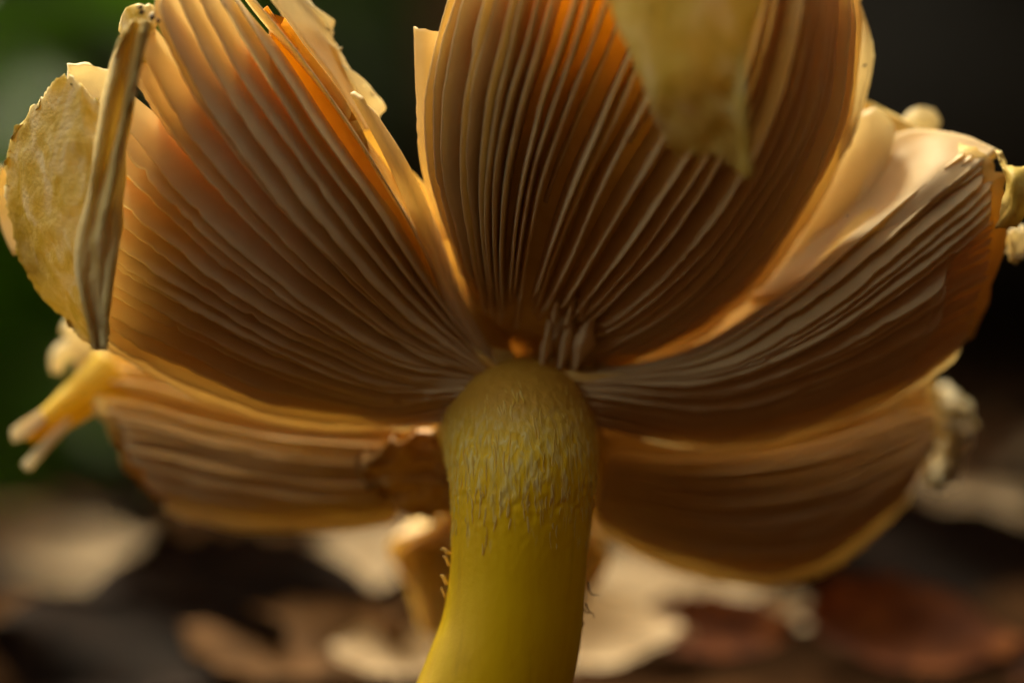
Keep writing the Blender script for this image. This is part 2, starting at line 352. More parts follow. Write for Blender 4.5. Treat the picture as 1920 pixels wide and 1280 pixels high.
# ---- lobes of the cap, each with its own gills
def cap_lobe(rows, n_g, h_prof, lean, tmat=M_lobe, thin=(0, 0, 0.3, 0.8, 1), thick=(0.05, 0.026), sheet_th=0.13, u0=(0.0, 0.0), u1=(0.94, 0.965),
             wav=0.012, edge=0.012, tear=0.02, nu=64, ext=0.0, label=None, short=0.25, vj=0.25, sheet_u0=0.0, vskip=(), vwarp=None, rag=0.02, hv=None, sv1=80, bite=None, su1=None, thinv=None):
    """rows: control gills (free edges, pixel + depth) from the first to the last, each from the stem out to the rim.
    h_prof: gill depth in cm at u = 0 .. 1.  lean: image right / up components added to the surface normal."""
    NV = 80
    G = loft(px_rows(rows), nu, NV)
    n = normals(G)
    if np.mean(n @ FWD) > 0: n = -n
    L = np.array([np.interp(np.linspace(0, 1, NV), np.linspace(0, 1, len(lean)), [q[k] for q in lean]) for k in range(2)]).T
    dirn = n + L[:, None, :1] * RIGHT + L[:, None, 1:2] * UP
    dirn /= np.linalg.norm(dirn, axis=2, keepdims=True)
    # smooth the direction field across v and u
    for _ in range(6):
        dirn[1:-1] = (dirn[:-2] + dirn[1:-1] * 2 + dirn[2:]) / 4
        dirn[:, 1:-1] = (dirn[:, :-2] + dirn[:, 1:-1] * 2 + dirn[:, 2:]) / 4
    dirn /= np.linalg.norm(dirn, axis=2, keepdims=True)
    hu = np.interp(np.linspace(0, 1, nu), np.linspace(0, 1, len(h_prof)), h_prof)
    hvv = np.ones(NV) if hv is None else np.interp(np.linspace(0, 1, NV), np.linspace(0, 1, len(hv)), hv)
    root = G - dirn * (hu[None, :, None] * hvv[:, None, None])
    # the flesh behind the gills
    sg = root[2:sv1:2, int(sheet_u0 * nu)::2].copy()
    if su1:                                     # the flesh is torn back here and the gills stand free beyond it
        ends = np.interp(np.linspace(0, 1, sg.shape[0]), np.linspace(0, 1, len(su1)), su1) + nz(sg.shape[0], 0.015, 12)
        ni = sg.shape[1]
        for q in range(sg.shape[0]):
            uu = np.linspace(0, np.clip(ends[q], 0.3, 1), ni) * (ni - 1); row = sg[q].copy()
            sg[q] = np.stack([np.interp(uu, np.arange(ni), row[:, kx]) for kx in range(3)], 1)
    hub = P(966, 725, 2.0)
    inner = [sg[:, :1] * (1 - f) + hub * f + FWD * 0.25 * math.sin(f * math.pi / 2) for f in (0.97, 0.7, 0.35)]
    sg = np.concatenate(inner + [sg], axis=1)
    jag = np.abs(rng.normal(0, rag, sg.shape[0])) + np.abs(nz(sg.shape[0], rag * 2, 9))
    tan = sg[:, -1] - sg[:, -3]; tan /= np.linalg.norm(tan, axis=1, keepdims=True)
    sg[:, -1] += tan * (ext + jag)[:, None]
    Vs, Fs = slab(sg, sheet_th * np.linspace(1.3, 0.55, sg.shape[1])[None, :])
    lobe = mesh_obj('cap_lobe', Vs, Fs, tmat, mush, label=label)
    tv = np.tile(np.interp(np.linspace(0, 1, sg.shape[1]), np.linspace(0, 1, len(thin)), thin), sg.shape[0])
    if thinv: tv = tv * np.repeat(np.interp(np.linspace(0, 1, sg.shape[0]), np.linspace(0, 1, len(thinv)), thinv), sg.shape[1])
    lobe.data.attributes.new('thin', 'FLOAT', 'POINT').data.foreach_set('value', np.concatenate([tv, tv]).astype(np.float32))
    vs = (np.arange(n_g) + 0.5) / n_g
    vs = vs + rng.uniform(-vj, vj, n_g) / n_g
    if vwarp: vs = np.interp(vs, np.linspace(0, 1, len(vwarp)), vwarp)
    vs = np.clip(vs, 0.0, 0.998)
    for gi, v in enumerate(vs):
        if any(a <= v <= b for a, b in vskip): continue
        is_short = (gi % 2 == 1) and rng.random() < short
        a = rng.uniform(*u0) if not is_short else rng.uniform(0.25, 0.5)
        b = rng.uniform(*u1)
        us = np.linspace(a, b, nu)
        fv = np.clip(v, 0, 0.9999) * (NV - 1); i0 = int(fv); ff = fv - i0
        def smp(A):
            row = A[i0] * (1 - ff) + A[i0 + 1] * ff
            return np.stack([np.interp(us * (nu - 1), np.arange(nu), row[:, k]) for k in range(3)], 1)
        E, Rt, D = smp(G), smp(root), smp(dirn)
        tg = np.gradient(E, axis=0); tg /= np.linalg.norm(tg, axis=1, keepdims=True) + 1e-9
        B = np.cross(tg, D); B /= np.linalg.norm(B, axis=1, keepdims=True) + 1e-9
        h = np.linalg.norm(E - Rt, axis=1)
        hs = h * (0.62 if is_short else rng.uniform(0.9, 1.06))
        hs = hs * (1 + nz(nu, 0.03, 5)) + nz(nu, edge * 0.7, 14) + nz(nu, edge * 0.55, 45)
        if rng.random() < 0.75:                                       # nicks and small tears of the free edge
            for _ in range(rng.integers(1, 5)):
                c0 = rng.uniform(0.1, 0.9); wd = rng.uniform(0.004, 0.012)
                hs -= np.abs(rng.normal(0, tear)) * np.exp(-((np.linspace(0, 1, nu) - c0) / wd) ** 2)
        if bite and bite[0] < v < bite[1]:
            ub = bite[2] + rng.uniform(-0.02, 0.05); hs = hs * (1 - 0.6 / (1 + np.exp(-(us - ub) / 0.012)) / (1 + np.exp((us - bite[3]) / 0.02)))
        tip = np.linspace(0, 1, nu)
        hs = hs * np.clip(np.minimum((1 - tip) / 0.035, 1), 0.15, 1) ** 0.6
        if is_short: hs = hs * np.clip(tip / 0.4, 0.05, 1) ** 0.8
        elif a > 0.02: hs = hs * np.clip(tip / 0.06, 0.1, 1) ** 0.6
        Lat = nz(nu, wav * 0.6, 4) + nz(nu, wav * 0.15, 14)
        sway = nz(nu, wav * 1.2, 3)
        t0, t1 = thick
        prof = [(-0.02, t0), (0.35, t0 * 0.8), (0.72, t1 * 1.1), (0.95, t1), ]
        Vg, Fg = [], []
        for i in range(nu):
            ring = []
            for (f, tw) in prof: ring.append((f, tw / 2))
            ring.append((1.0, tw * 0.22)); ring.append((1.0, -tw * 0.22))
            for (f, tw) in reversed(prof): ring.append((f, -tw / 2))
            for f, s in ring:
                Vg.append(Rt[i] + D[i] * hs[i] * f + B[i] * (s + Lat[i] * (0.3 + 0.7 * f) + sway[i] * f * f))
        k = len(prof) * 2 + 2
        for i in range(nu - 1):
            for j in range(k - 1):
                Fg.append((i * k + j, i * k + j + 1, (i + 1) * k + j + 1, (i + 1) * k + j))
        Fg.append(tuple(range(k))); Fg.append(tuple((nu - 1) * k + j for j in range(k - 1, -1, -1)))
        mesh_obj('gill', Vg, Fg, M_gill, lobe)
    return lobe

# upper left lobe
A = [
 [(950, 680, 1.4), (910, 560, 1.2), (848, 405, 0.9), (722, 225, 0.45), (605, 85, 0.2), (495, -30, 0.1)],
 [(938, 683, 0.95), (868, 560, 0.8), (795, 390, 0.4), (697, 225, 0.12), (590, 85, 0.0), (482, -30, 0.0)],
 [(926, 690, 0.9), (812, 550, 0.55), (712, 400, 0.05), (600, 240, -0.2), (510, 100, -0.3), (430, -20, -0.3)],
 [(916, 698, 0.85), (775, 590, 0.45), (640, 440, -0.1), (520, 280, -0.35), (418, 125, -0.4), (338, -40, -0.4)],
 [(906, 706, 0.82), (745, 622, 0.45), (578, 482, -0.1), (445, 332, -0.35), (335, 180, -0.4), (252, 10, -0.35)],
 [(896, 713, 0.82), (730, 665, 0.5), (545, 550, 0.0), (395, 420, -0.2), (280, 290, -0.15), (195, 165, 0.0)],
 [(888, 725, 0.78), (715, 707, 0.6), (530, 625, 0.2), (380, 535, 0.0), (270, 455, 0.0), (180, 385, 0.15)],
 [(876, 745, 0.75), (702, 757, 0.8), (520, 705, 0.45), (375, 640, 0.25), (260, 580, 0.2), (170, 525, 0.3)],
 [(852, 792, 0.85), (695, 810, 1.3), (520, 800, 1.1), (400, 764, 0.95), (280, 707, 0.8), (180, 645, 0.7)]]
lobeA = cap_lobe(A, 24, su1=(0.95, 0.9, 0.84, 0.82, 0.84, 0.95, 1, 1), thinv=(1, 1, 1, 0.8, 0.4, 0.2), thin=(0, 0, 0.2, 0.65, 1), wav=0.004, short=0.1, h_prof=[0.1, 0.3, 0.4, 0.42, 0.4, 0.34, 0.16], lean=[(-0.2, -0.1), (-0.6, -0.3), (-0.8, -0.6), (-0.7, -0.8), (-0.3, -1.0)], tear=0.03, nu=80,
                 edge=0.008, thick=(0.036, 0.018), vwarp=[0.17, 0.42, 0.60, 0.75, 0.88, 1.01], u1=(0.985, 1.0), hv=[0.5, 0.7, 1, 1, 1, 0.9, 0.7])
# upper middle lobe
B = [
 [(885, 590, 1.0), (838, 450, 0.55), (798, 320, 0.25), (788, 190, 0.1), (803, 90, 0.05), (835, -20, 0.0), (860, -90, 0.0)],
 [(912, 600, 1.0), (885, 470, 0.35), (865, 330, -0.05), (872, 190, -0.3), (892, 90, -0.4), (918, -20, -0.5), (940, -90, -0.5)],
 [(945, 610, 1.0), (945, 480, 0.25), (955, 345, -0.25), (985, 205, -0.55), (1020, 90, -0.7), (1050, -20, -0.8), (1070, -90, -0.8)],
 [(985, 625, 1.0), (1020, 500, 0.25), (1065, 370, -0.3), (1125, 230, -0.65), (1175, 110, -0.85), (1215, -10, -1.0), (1235, -90, -1.0)],
 [(1025, 645, 1.05), (1105, 540, 0.3), (1185, 420, -0.25), (1265, 290, -0.65), (1330, 160, -0.9), (1380, 10, -1.05), (1400, -90, -1.1)],
 [(1065, 665, 1.1), (1190, 575, 0.4), (1300, 465, -0.1), (1395, 330, -0.5), (1460, 190, -0.75), (1500, 20, -0.95), (1510, -90, -1.0)],
 [(1095, 690, 1.15), (1250, 615, 0.7), (1380, 500, 0.35), (1480, 370, 0.05), (1548, 220, -0.15), (1575, 50, -0.3), (1570, -90, -0.4)],
 [(1115, 714, 1.45), (1290, 652, 1.4), (1435, 537, 1.28), (1530, 406, 1.12), (1598, 240, 0.9), (1618, 80, 0.7), (1600, -80, 0.6)]]
lobeB = cap_lobe(B, 34, [0.1, 0.28, 0.36, 0.4, 0.4, 0.36, 0.3], [(0.35, 0.0), (0.2, 0.0), (0.1, -0.1), (0.25, -0.25), (0.3, -0.3), (0.1, -0.2)],
                 thin=(0, 0, 0.02, 0.12, 0.5, 1), thick=(0.04, 0.026), u0=(0.0, 0.05), u1=(0.985, 1.0), edge=0.005, tear=0.012, wav=0.006, short=0.35, ext=0.0)
# right lobe
C = [
 [(1000, 660, 1.6), (1180, 520, 1.6), (1320, 370, 1.5), (1430, 250, 1.4), (1520, 190, 1.3), (1590, 200, 1.2)],
 [(1060, 688, 1.3), (1270, 600, 1.3), (1430, 460, 1.2), (1540, 345, 1.1), (1640, 270, 1.1), (1735, 236, 1.1)],
 [(1066, 697, 0.95), (1300, 664, 0.8), (1480, 555, 0.55), (1620, 432, 0.45), (1740, 325, 0.5), (1830, 268, 0.6)],
 [(1076, 707, 0.88), (1320, 698, 0.72), (1510, 612, 0.45), (1660, 502, 0.3), (1790, 395, 0.35), (1880, 318, 0.5)],
 [(1084, 722, 0.8), (1332, 734, 0.8), (1530, 667, 0.55), (1690, 577, 0.4), (1812, 485, 0.45), (1895, 405, 0.55)],
 [(1098, 750, 0.75), (1340, 776, 1.05), (1540, 731, 0.85), (1700, 657, 0.75), (1802, 585, 0.75), (1872, 520, 0.8)],
 [(1112, 802, 0.85), (1310, 848, 1.6), (1480, 828, 1.5), (1630, 778, 1.4), (1740, 720, 1.35), (1830, 645, 1.3)]]
lobeC = cap_lobe(C, 25, wav=0.004, thick=(0.036, 0.018), thin=(0, 0, 0.1, 0.2, 0.4), h_prof=[0.1, 0.28, 0.36, 0.38, 0.32, 0.2, 0.05], lean=[(0.3, -0.2), (0.6, -0.4), (0.7, -0.6), (0.6, -0.8), (0.2, -1.0)], tear=0.02, edge=0.007,
                 vwarp=[0.25, 0.44, 0.617, 0.767, 0.89, 1.01], short=0.3, hv=[0.6, 1, 1, 1, 0.9, 0.7], vskip=((0, 0.333),), bite=(0.667, 0.933, 0.70, 0.95), thinv=(0.1, 0.4, 1, 1, 0.5, 0.1))
# far lobe, lower left
Dl = [
 [(850, 690, 1.5), (720, 620, 1.75), (560, 580, 1.95), (430, 560, 2.05), (320, 550, 2.1), (240, 570, 2.15)],
 [(835, 740, 1.35), (690, 720, 1.65), (530, 700, 1.85), (400, 675, 1.95), (285, 650, 2.00), (200, 655, 2.05)],
 [(830, 840, 1.45), (690, 830, 1.50), (520, 815, 1.55), (380, 785, 1.65), (270, 755, 1.70), (170, 740, 1.75)],
 [(832, 880, 1.55), (700, 890, 1.55), (540, 880, 1.55), (400, 852, 1.60), (290, 825, 1.65), (195, 810, 1.70)],
 [(836, 915, 1.75), (715, 945, 1.85), (560, 945, 1.85), (420, 930, 1.85), (310, 905, 1.90), (230, 880, 1.95)],
 [(840, 945, 2.15), (720, 990, 2.35), (560, 1012, 2.45), (440, 1005, 2.45), (360, 990, 2.45), (300, 955, 2.45)]]
lobeD = cap_lobe(Dl, 12, wav=0.005, thick=(0.05, 0.03), edge=0.006, vwarp=[0.17, 0.58, 0.995], thin=(0, 0, 0, 0.05, 0.1), h_prof=[0.1, 0.35, 0.44, 0.44, 0.4, 0.28, 0.06], lean=[(-0.1, -0.1), (-0.1, -0.25), (0, -0.4)], u0=(0.08, 0.18), short=0.1, tear=0.015)
# far lobe, lower right
E = [
 [(1120, 720, 1.7), (1310, 660, 2.0), (1480, 620, 2.2), (1610, 580, 2.35), (1700, 560, 2.4), (1770, 580, 2.5)],
 [(1130, 780, 1.55), (1330, 765, 1.85), (1480, 735, 2.05), (1600, 700, 2.25), (1690, 690, 2.35), (1760, 700, 2.45)],
 [(1140, 875, 1.65), (1320, 888, 1.75), (1480, 872, 1.85), (1600, 840, 2.00), (1700, 800, 2.15), (1775, 775, 2.25)],
 [(1125, 925, 1.85), (1300, 965, 1.85), (1450, 968, 1.85), (1580, 940, 1.95), (1680, 892, 2.05), (1765, 845, 2.15)],
 [(1115, 960, 2.15), (1265, 1015, 2.10), (1425, 1040, 2.10), (1550, 1020, 2.15), (1655, 955, 2.25), (1752, 880, 2.35)],
 [(1115, 1000, 2.55), (1230, 1065, 2.65), (1400, 1102, 2.65), (1520, 1088, 2.65), (1630, 1010, 2.65), (1740, 905, 2.65)]]
lobeE = cap_lobe(E, 19, wav=0.005, edge=0.006,  vwarp=[0.17, 0.58, 0.995], thin=(0, 0), h_prof=[0.1, 0.28, 0.36, 0.36, 0.3, 0.2, 0.1], lean=[(0.1, -0.2), (0.1, -0.35), (0, -0.5)], short=0.2, tear=0.01)
M_eaten = soft_mat('damaged_flesh', [(0.35, (0.40, 0.20, 0.05)), (0.65, (0.64, 0.40, 0.15))], (0.6, 0.3, 0.06), 0.15, scale=(500, 500, 250), bump=0.6, bscale=900, dist=0.0006)
sheet('damaged_patch', [[(690, 850, 1.4), (740, 825, 1.3), (800, 815, 1.25), (850, 810, 1.25)], [(672, 880, 1.45), (730, 875, 1.42), (800, 870, 1.4), (850, 870, 1.4)], [(700, 915, 1.55), (750, 925, 1.52), (800, 920, 1.5), (850, 920, 1.5)], [(760, 970, 1.85), (790, 975, 1.8), (820, 970, 1.7), (850, 965, 1.7)]],
 M_eaten, lobeD, th=0.08, nu=30, nv=30, bump=0.03, fv=14, fu=8, rag=0.03, label='dark crinkled damaged patch of gills beside the stem')
# lobe hanging down behind the stem
Fl = [
 [(850, 930, 2.6), (790, 985, 2.9), (715, 1015, 3.1), (735, 1065, 3.2), (765, 1125, 3.3), (798, 1225, 3.4)],
 [(900, 940, 2.5), (870, 1010, 2.7), (830, 1060, 2.9), (830, 1110, 3.0), (835, 1160, 3.1), (840, 1220, 3.2)],
 [(980, 940, 2.5), (980, 1010, 2.7), (980, 1060, 2.9), (980, 1110, 3.0), (980, 1160, 3.1), (980, 1210, 3.2)],
 [(1100, 940, 2.6), (1140, 1000, 2.9), (1165, 1045, 3.1), (1150, 1085, 3.2), (1125, 1120, 3.3), (1105, 1160, 3.4)]]
lobeF = cap_lobe(Fl, 14, thin=(0, 0), h_prof=[0.1, 0.22, 0.3, 0.3, 0.25, 0.15], lean=[(-0.3, -0.3), (0.3, -0.3)], short=0.2)

# ---- raised middle of the cap above and behind the stem top
th = np.linspace(0, 2 * math.pi, 40, endpoint=False)
V, F = [], []
c0 = P(966, 740, 2.2)
rings = [(0.02, 0.75), (0.5, 0.68), (0.85, 0.4), (1.0, 0.0), (0.9, -0.12), (0.02, -0.15)]
for f, dd in rings:
    for a in th:
        rx = (0.62 + 0.04 * math.sin(3 * a)) * f; ry = (0.55 + 0.03 * math.cos(4 * a)) * f
        V.append(c0 + RIGHT * rx * math.cos(a) + UP * ry * math.sin(a) + FWD * dd)
k = len(th)
for i in range(len(rings) - 1):
    for j in range(k): F.append((i * k + j, i * k + (j + 1) % k, (i + 1) * k + (j + 1) % k, (i + 1) * k + j))
mesh_obj('cap_centre', V, F, M_lobe, mush)

# ---- torn pieces, skin flaps and veil remnants
# yellow skin folded outwards over the rim of the left lobe
sheet('skin_flap', [
 [(30, 235, 0.25), (8, 300, 0.35), (12, 400, 0.45), (40, 500, 0.55), (100, 585, 0.6), (180, 655, 0.6)],
 [(75, 180, 0.05), (70, 290, 0.0), (80, 400, 0.0), (105, 490, 0.1), (140, 570, 0.2), (186, 652, 0.35)],
 [(128, 135, -0.1), (140, 270, -0.25), (145, 380, -0.3), (155, 470, -0.25), (170, 560, -0.1), (190, 648, 0.15)],
 [(190, 190, -0.1), (205, 290, -0.3), (212, 390, -0.35), (212, 480, -0.3), (205, 560, -0.15), (195, 644, 0.1)]],
 M_skin, mush, th=0.05, nu=60, nv=40, bump=0.014, fv=10, fu=16, rag=0.03, label='mottled yellow skin flap folded over the rim of the cap')
sheet('skin_flap', [
 [(128, 122, 0.1), (132, 150, 0.15), (165, 185, 0.15), (200, 240, 0.1)],
 [(165, 122, 0.2), (180, 150, 0.25), (200, 180, 0.25), (225, 230, 0.2)],
 [(210, 130, 0.3), (225, 150, 0.3), (240, 180, 0.3), (255, 225, 0.3)]], M_pale, mush, th=0.05, nu=16, nv=14, bump=0.008, rag=0.006,
 label='pale torn flesh flap beside the twisted strip')
sheet('skin_flap', [
 [(4, 310, 0.7), (-10, 360, 0.8), (0, 420, 0.85), (25, 480, 0.8)],
 [(20, 330, 0.75), (25, 370, 0.75), (35, 420, 0.75), (50, 470, 0.7)],
 [(28, 330, 0.5), (50, 370, 0.5), (70, 410, 0.5), (78, 455, 0.5)]], M_gill, mush, th=0.04, nu=16, nv=12, bump=0.006,
 label='pale gill scrap showing under the yellow skin flap')
# twisted dry strip
strip = []
cl = [(262, 38), (240, 110), (222, 200), (205, 300), (190, 400), (178, 480), (175, 560), (187, 655)]
lw = [14, 26, 32, 36, 42, 44, 28, 5]
for f, d0 in ((-1.0, -0.40), (-0.85, -0.62), (-0.6, -0.70), (-0.35, -0.62), (-0.1, -0.60), (0.12, -0.72), (0.35, -0.80), (0.55, -0.74), (0.75, -0.76), (0.92, -0.66), (1.0, -0.4)):
    strip.append([(x + f * wd + 5 * math.sin(2.2 * f + i * 0.9), y + (6 * f if 0 < i < 7 else 0), (d0 if abs(f) > 0.9 else -0.68 + 0.55 * (d0 + 0.68)) + 0.03 * math.sin(4.5 * f + i * 1.1) + 0.15 * (i / 7)) for i, ((x, y), wd) in enumerate(zip(cl, lw))])
sheet('twisted_strip', strip, M_strip, mush, th=0.035, nu=90, nv=44, bump=0.009, fv=10, fu=16, label='dry twisted yellow strip hanging from the rim of the cap')
sheet('skin_flap', [
 [(222, 30, 0.1), (225, 60, 0.1), (232, 100, 0.1), (245, 140, 0.1)],
 [(250, 5, -0.15), (250, 40, -0.2), (252, 85, -0.15), (258, 130, -0.1)],
 [(285, 5, -0.2), (280, 40, -0.3), (275, 80, -0.25), (270, 120, -0.2)],
 [(300, 15, -0.1), (296, 40, -0.2), (290, 65, -0.2), (282, 90, -0.1)]], M_skin, mush, th=0.04, nu=20, nv=16, bump=0.02, rag=0.02,
 label='crumpled yellow skin at the top of the twisted strip')
for (x, y, d, s) in [(272, 22, -0.42, 0.045), (283, 32, -0.45, 0.05), (262, 14, -0.4, 0.03), (292, 40, -0.45, 0.035), 
                     (1620, 124, 0.66, 0.018), (1632, 160, 0.68, 0.02), (1590, 405, 0.5, 0.01)]:
    c = P(x, y, d); pts = [c + rng.normal(0, s * 0.45, 3) for _ in range(3)]
    tube('speck', pts, [s * 0.2, s * 0.6, s * 0.25], M_speck, mush, n=6, ns=6)
# pale torn flesh along the split of the left lobe
sheet('torn_edge', [
 [(470, -60, 0.35), (560, 60, 0.35), (640, 170, 0.4), (690, 245, 0.45)],
 [(520, -60, 0.5), (590, 40, 0.5), (650, 140, 0.55), (700, 240, 0.55)],
 [(560, -30, 0.6), (622, 60, 0.6), (662, 140, 0.65), (706, 228, 0.65)]], M_pale, mush, th=0.06, nu=40, nv=14, bump=0.01, rag=0.012)
sheet('torn_edge', [[(535, -30, 0.5), (560, 10, 0.5), (600, 60, 0.55)], [(580, 5, 0.55), (600, 25, 0.55), (616, 55, 0.6)], [(630, 38, 0.6), (626, 52, 0.6), (614, 74, 0.6)]], M_pale, mush, th=0.05, nu=16, nv=10, rag=0.006)
sheet('torn_edge', [[(640, 120, 0.5), (665, 160, 0.5), (690, 215, 0.55)], [(680, 145, 0.55), (692, 175, 0.55), (702, 220, 0.6)], [(700, 170, 0.6), (724, 200, 0.6), (710, 224, 0.6)]], M_pale, mush, th=0.05, nu=16, nv=10, rag=0.006)
sheet('edge_gill', [[(655, 175, 0.15), (728, 310, 0.25), (785, 445, 0.5), (845, 590, 0.75), (915, 695, 0.95)], [(680, 190, 0.08), (748, 308, 0.2), (803, 437, 0.45), (860, 583, 0.7), (925, 690, 0.9)], [(702, 208, 0.15), (770, 316, 0.3), (822, 430, 0.55), (876, 576, 0.8), (938, 685, 1.0)]], M_gill, lobeA, th=0.05, nu=50, nv=12, bump=0.004, rag=0.003)
sheet('torn_edge', [[(930, 705, 1.2), (850, 560, 0.95), (788, 420, 0.7), (738, 320, 0.6)], [(945, 690, 1.3), (880, 560, 1.1), (815, 420, 0.8), (768, 318, 0.65)], [(970, 670, 1.5), (925, 560, 1.35), (860, 420, 1.1), (795, 345, 0.8)]], M_lobe, mush, th=0.08, nu=30, nv=14, bump=0.006)  # opaque filler sheet added between the lobes to stop sun leaking through
sheet('torn_edge', [[(500, 30, 0.45), (600, 180, 0.45), (685, 325, 0.55), (770, 480, 0.8)], [(570, 55, 0.5), (640, 180, 0.5), (712, 315, 0.6), (788, 460, 0.85)], [(630, 90, 0.5), (672, 190, 0.52), (738, 308, 0.62), (805, 450, 0.9)]], M_flesh, mush, th=0.05, nu=30, nv=12, bump=0.006, rag=0.006)
# rim of the middle lobe on its left
sheet('torn_edge', [[(775, 50, 0.2), (779, 170, 0.25), (788, 310, 0.4), (832, 450, 0.85)], [(800, 54, 0.15), (800, 170, 0.2), (808, 310, 0.35), (842, 450, 0.85)], [(835, 62, 0.2), (826, 170, 0.25), (828, 310, 0.4), (850, 450, 0.85)]], M_gill, mush, th=0.04, nu=40, nv=10, rag=0.006)
# pale fringe on the right of the middle lobe
sheet('torn_edge', [[(1590, -30, 0.75), (1606, 80, 0.75), (1594, 190, 0.8), (1570, 300, 0.85)], [(1605, -20, 0.7), (1626, 70, 0.7), (1618, 170, 0.75), (1592, 280, 0.8)], [(1610, 0, 0.7), (1638, 80, 0.75), (1634, 150, 0.8), (1606, 250, 0.85)]], M_pale, mush, th=0.05, nu=40, nv=12, bump=0.008, rag=0.014,
 label='pale fuzzy fringe of cap flesh dotted with dark specks')
# smooth pale broken piece between the middle and right lobes
sheet('torn_edge', [[(1440, 540, 1.25), (1520, 410, 1.15), (1575, 300, 1.05), (1603, 225, 1.0), (1622, 206, 1.05)], [(1480, 535, 1.15), (1570, 420, 1.05), (1622, 310, 1.0), (1640, 235, 0.98), (1645, 203, 1.02)],
 [(1510, 540, 1.1), (1600, 425, 1.0), (1655, 330, 0.95), (1676, 262, 0.98), (1676, 232, 1.02)]], M_pale, mush, th=0.04, nu=36, nv=16, bump=0.006, label='smooth pale piece of torn flesh with rounded top')
sheet('torn_edge', [[(1690, 250, 1.6), (1692, 225, 1.6), (1705, 208, 1.6)], [(1720, 250, 1.5), (1724, 222, 1.5), (1726, 200, 1.55)], [(1752, 252, 1.6), (1764, 228, 1.6), (1752, 206, 1.6)]], M_pale, mush, th=0.2, nu=12, nv=12)
sheet('broad_gill', [[(1682, 250, 1.1), (1630, 325, 1.05), (1540, 425, 1.15), (1400, 560, 1.3)], [(1730, 242, 0.98), (1690, 315, 0.85), (1605, 420, 0.9), (1450, 560, 1.1)],
 [(1800, 252, 0.85), (1748, 315, 0.55), (1655, 412, 0.52), (1490, 565, 0.8)], [(1872, 280, 0.68), (1806, 332, 0.42), (1690, 420, 0.38), (1520, 568, 0.65)]], M_gill, lobeC, th=0.08, nu=40, nv=24, bump=0.005, rag=0.004)
# yellow veil scrap on the right rim
sheet('veil_scrap', [[(1866, 280, 0.6), (1880, 325, 0.4), (1878, 390, 0.3), (1862, 430, 0.4)], [(1892, 305, 0.4), (1902, 335, 0.2), (1898, 390, 0.15), (1890, 428, 0.3)], [(1935, 310, 0.5), (1930, 350, 0.3), (1928, 390, 0.3), (1915, 425, 0.4)]], M_veil, mush, th=0.04, nu=22, nv=20, bump=0.012, rag=0.012)
sheet('veil_scrap', [[(1885, 440, 0.9), (1888, 470, 0.9), (1895, 492, 0.9)], [(1910, 430, 0.9), (1908, 465, 0.9), (1906, 490, 0.9)], [(1930, 430, 1.0), (1928, 460, 1.0), (1918, 480, 1.0)]], M_pale, mush, th=0.06, nu=12, nv=12, bump=0.02, rag=0.02)
# yellow veil hanging in front of the middle lobe
sheet('hanging_veil', [
 [(1095, -80, -1.2), (1150, 40, -1.25), (1185, 120, -1.3), (1215, 195, -1.3), (1245, 265, -1.2), (1272, 300, -1.1)],
 [(1190, -80, -1.5), (1215, 40, -1.55), (1240, 120, -1.5), (1265, 190, -1.45), (1290, 255, -1.3), (1300, 292, -1.2)],
 [(1290, -80, -1.6), (1300, 40, -1.65), (1310, 120, -1.6), (1322, 190, -1.5), (1338, 255, -1.35), (1345, 298, -1.25)],
 [(1380, -80, -1.55), (1370, 40, -1.6), (1368, 120, -1.55), (1372, 190, -1.5), (1382, 265, -1.4), (1392, 330, -1.3)],
 [(1460, -80, -1.4), (1420, 40, -1.45), (1398, 120, -1.5), (1396, 190, -1.55), (1400, 265, -1.5), (1408, 334, -1.4)]],
 M_veil, mush, th=0.05, nu=50, nv=40, bump=0.02, fv=8, fu=10, rag=0.012, label='mottled yellow veil remnant hanging over the gills')
tube('veil_rib', [P(1394, 110, -1.62), P(1392, 190, -1.66), P(1399, 265, -1.6), P(1407, 332, -1.5)], [0.02, 0.045, 0.04, 0.02], M_veil, mush)
# small scraps of broken gills beside the stem top
for (a, b, wd, d, L) in [((1030, 600), (1012, 690), 16, 0.75, 1), ((1068, 590), (1048, 690), 20, 0.72, 1), ((1102, 590), (1072, 690), 30, 0.68, 1), ((1045, 560), (1035, 605), 9, 0.6, 1),
                         ((1075, 555), (1060, 610), 10, 0.58, 1), ((1105, 545), (1085, 600), 11, 0.56, 1), ((1135, 530), (1118, 590), 12, 0.54, 1)]:
    (x0, y0), (x1, y1) = a, b
    sheet('gill_scrap', [[(x0 - 3, y0, d + .1), ((x0 + x1) / 2 - wd * .4, (y0 + y1) / 2, d + .1), (x1 - 4, y1, d + .2)],
                         [(x0 + wd * .2, y0 + 3, d), ((x0 + x1) / 2 + wd * .2, (y0 + y1) / 2 - 8, d - .02), (x1 + wd * .25, y1 + 2, d + .1)],
                         [(x0 + wd * .4, y0 + 4, d + .1), ((x0 + x1) / 2 + wd * .9, (y0 + y1) / 2 + 6, d + .08), (x1 + wd * .5, y1 - 4, d + .2)]],
          M_gill, mush, th=0.035, nu=16, nv=8, bump=0.006)
